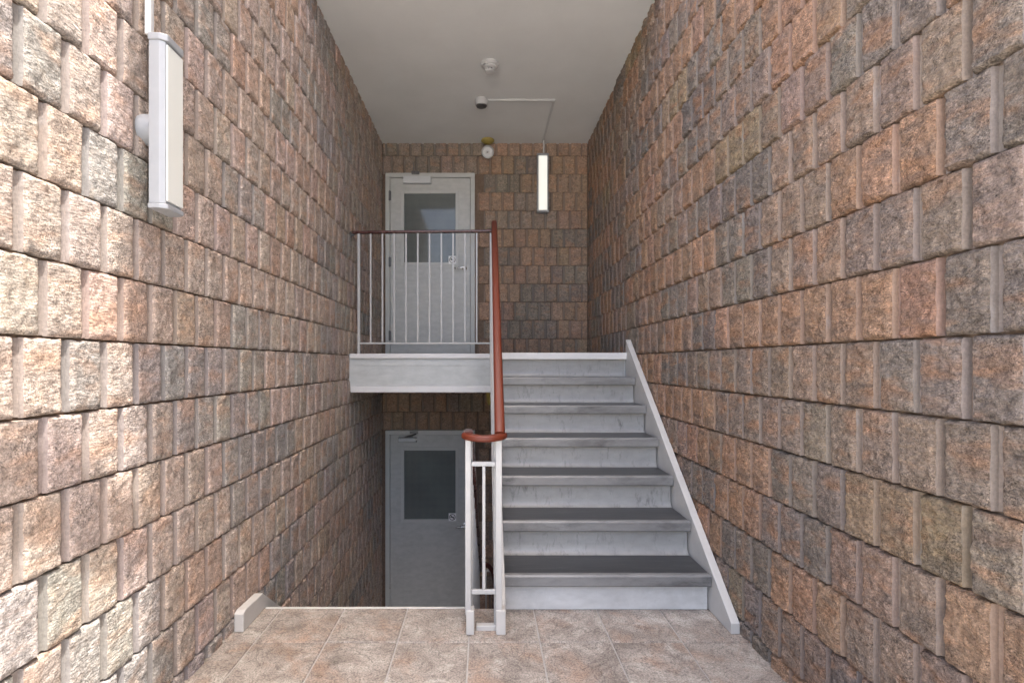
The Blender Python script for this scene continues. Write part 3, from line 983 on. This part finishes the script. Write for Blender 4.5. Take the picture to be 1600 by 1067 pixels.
def emergency_head(x, y, z, label):
    e = thing('emergency_light', (x, y, z), label, 'emergency light')
    MB().lathe([(0.070, 0.0), (0.072, -0.010), (0.050, -0.030), (0.020, -0.040)], (x, y, z - 0.0005), 'Z', 28).build('base', M['olive'], e, smooth=35)
    MB().tube([(x, y, z - 0.04), (x, y - 0.005, z - 0.075), (x, y - 0.02, z - 0.10)], 0.009, 10).build('swivel', M['olive'], e, smooth=50)
    b = MB()
    b.lathe([(0.018, 0.075), (0.045, 0.055), (0.064, 0.01), (0.068, -0.004), (0.062, -0.010), (0.055, -0.004), (0.050, 0.004)], (0, 0, 0), 'Y', 32)
    bmesh.ops.rotate(b.bm, verts=b.bm.verts[:], cent=(0, 0, 0), matrix=Matrix.Rotation(math.radians(14), 3, 'X'))
    bmesh.ops.translate(b.bm, verts=b.bm.verts[:], vec=(x, y - 0.05, z - 0.150))
    hd = b.build('lamp_head', M['plastic'], e, smooth=40)
    q = MB()
    q.lathe([(0.048, 0.006), (0.030, 0.010), (0.014, 0.002), (0.010, -0.010), (0.003, -0.013)], (0, 0, 0), 'Y', 28)
    bmesh.ops.rotate(q.bm, verts=q.bm.verts[:], cent=(0, 0, 0), matrix=Matrix.Rotation(math.radians(14), 3, 'X'))
    bmesh.ops.translate(q.bm, verts=q.bm.verts[:], vec=(x, y - 0.05, z - 0.150))
    q.build('reflector', M['steel'], hd, smooth=40)
    return e


emergency_head(0.042, YB - 0.08, CEIL, 'round lamp head on a yellowed base where ceiling meets back wall')
e2 = thing('emergency_light', (0.035, 4.5, 0.952), 'yellowed lamp shade peeping out beneath the landing slab', 'emergency light')
hb = MB()
hb.lathe([(0.015, 0.0), (0.03, -0.02), (0.058, -0.10), (0.062, -0.125), (0.055, -0.125)], (0, 0, 0), 'Z', 24)
bmesh.ops.rotate(hb.bm, verts=hb.bm.verts[:], cent=(0, 0, 0), matrix=Matrix.Rotation(math.radians(-28), 3, 'Y'))
bmesh.ops.translate(hb.bm, verts=hb.bm.verts[:], vec=(0.035, 4.5, 0.947))
hb.build('shade', M['olive'], e2, smooth=40)
MB().lathe([(0.03, 0.0), (0.03, -0.012), (0.012, -0.016)], (0.035, 4.5, 0.9515), 'Z', 20).build('base', M['olive'], e2, smooth=40)

# ------------------------------------------------------------------ tree outside, whose limb shades the left wall
tr = thing('tree', (2.5, -3.1, 0), 'bare limbed street tree outside the entrance', 'tree')


def on_ray(y, z, t):
    return Vector((XL, y, z)) + SUN * t


t0 = 3.3
a0, a1 = on_ray(1.06, 0.99, t0), on_ray(1.74, 0.53, t0 + 0.1)
trunk_top = Vector((2.6, -3.0, 6.4))
lim = [trunk_top + (a0 - trunk_top) * s for s in (0.0, 0.35, 0.7)] + [a0 + (a1 - a0) * s for s in (0, 0.15, 0.33, 0.5, 0.68, 0.85, 1.0)]
rl = random.Random(9)
lim = [p + Vector((rl.uniform(-.02, .02), rl.uniform(-.02, .02), rl.uniform(-.02, .02))) for p in lim]
MB().tube(lim, [0.12, 0.09, 0.07, 0.042, 0.036, 0.050, 0.052, 0.042, 0.036, 0.030], 10).build('limb', M['bark'], tr, smooth=60)
MB().tube([(2.5, -3.1, -0.05), (2.52, -3.12, 1.2), (2.55, -3.06, 3.0), trunk_top, (2.8, -3.1, 8.5)], [0.22, 0.18, 0.16, 0.13, 0.06], 14).build('trunk', M['bark'], tr, smooth=60)
for a_, b_, r_ in (((2.7, -3.05, 7.2), (1.9, -4.6, 8.6), 0.05), ((2.6, -3.0, 6.2), (4.2, -3.6, 7.9), 0.06), ((2.57, -3.05, 4.6), (3.6, -4.4, 6.0), 0.05)):
    a_, b_ = Vector(a_), Vector(b_)
    MB().tube([a_, (a_ + b_) / 2 + Vector((0.05, 0.06, 0.12)), b_], [r_, r_ * 0.6, r_ * 0.2], 9).build('limb', M['bark'], tr, smooth=60)
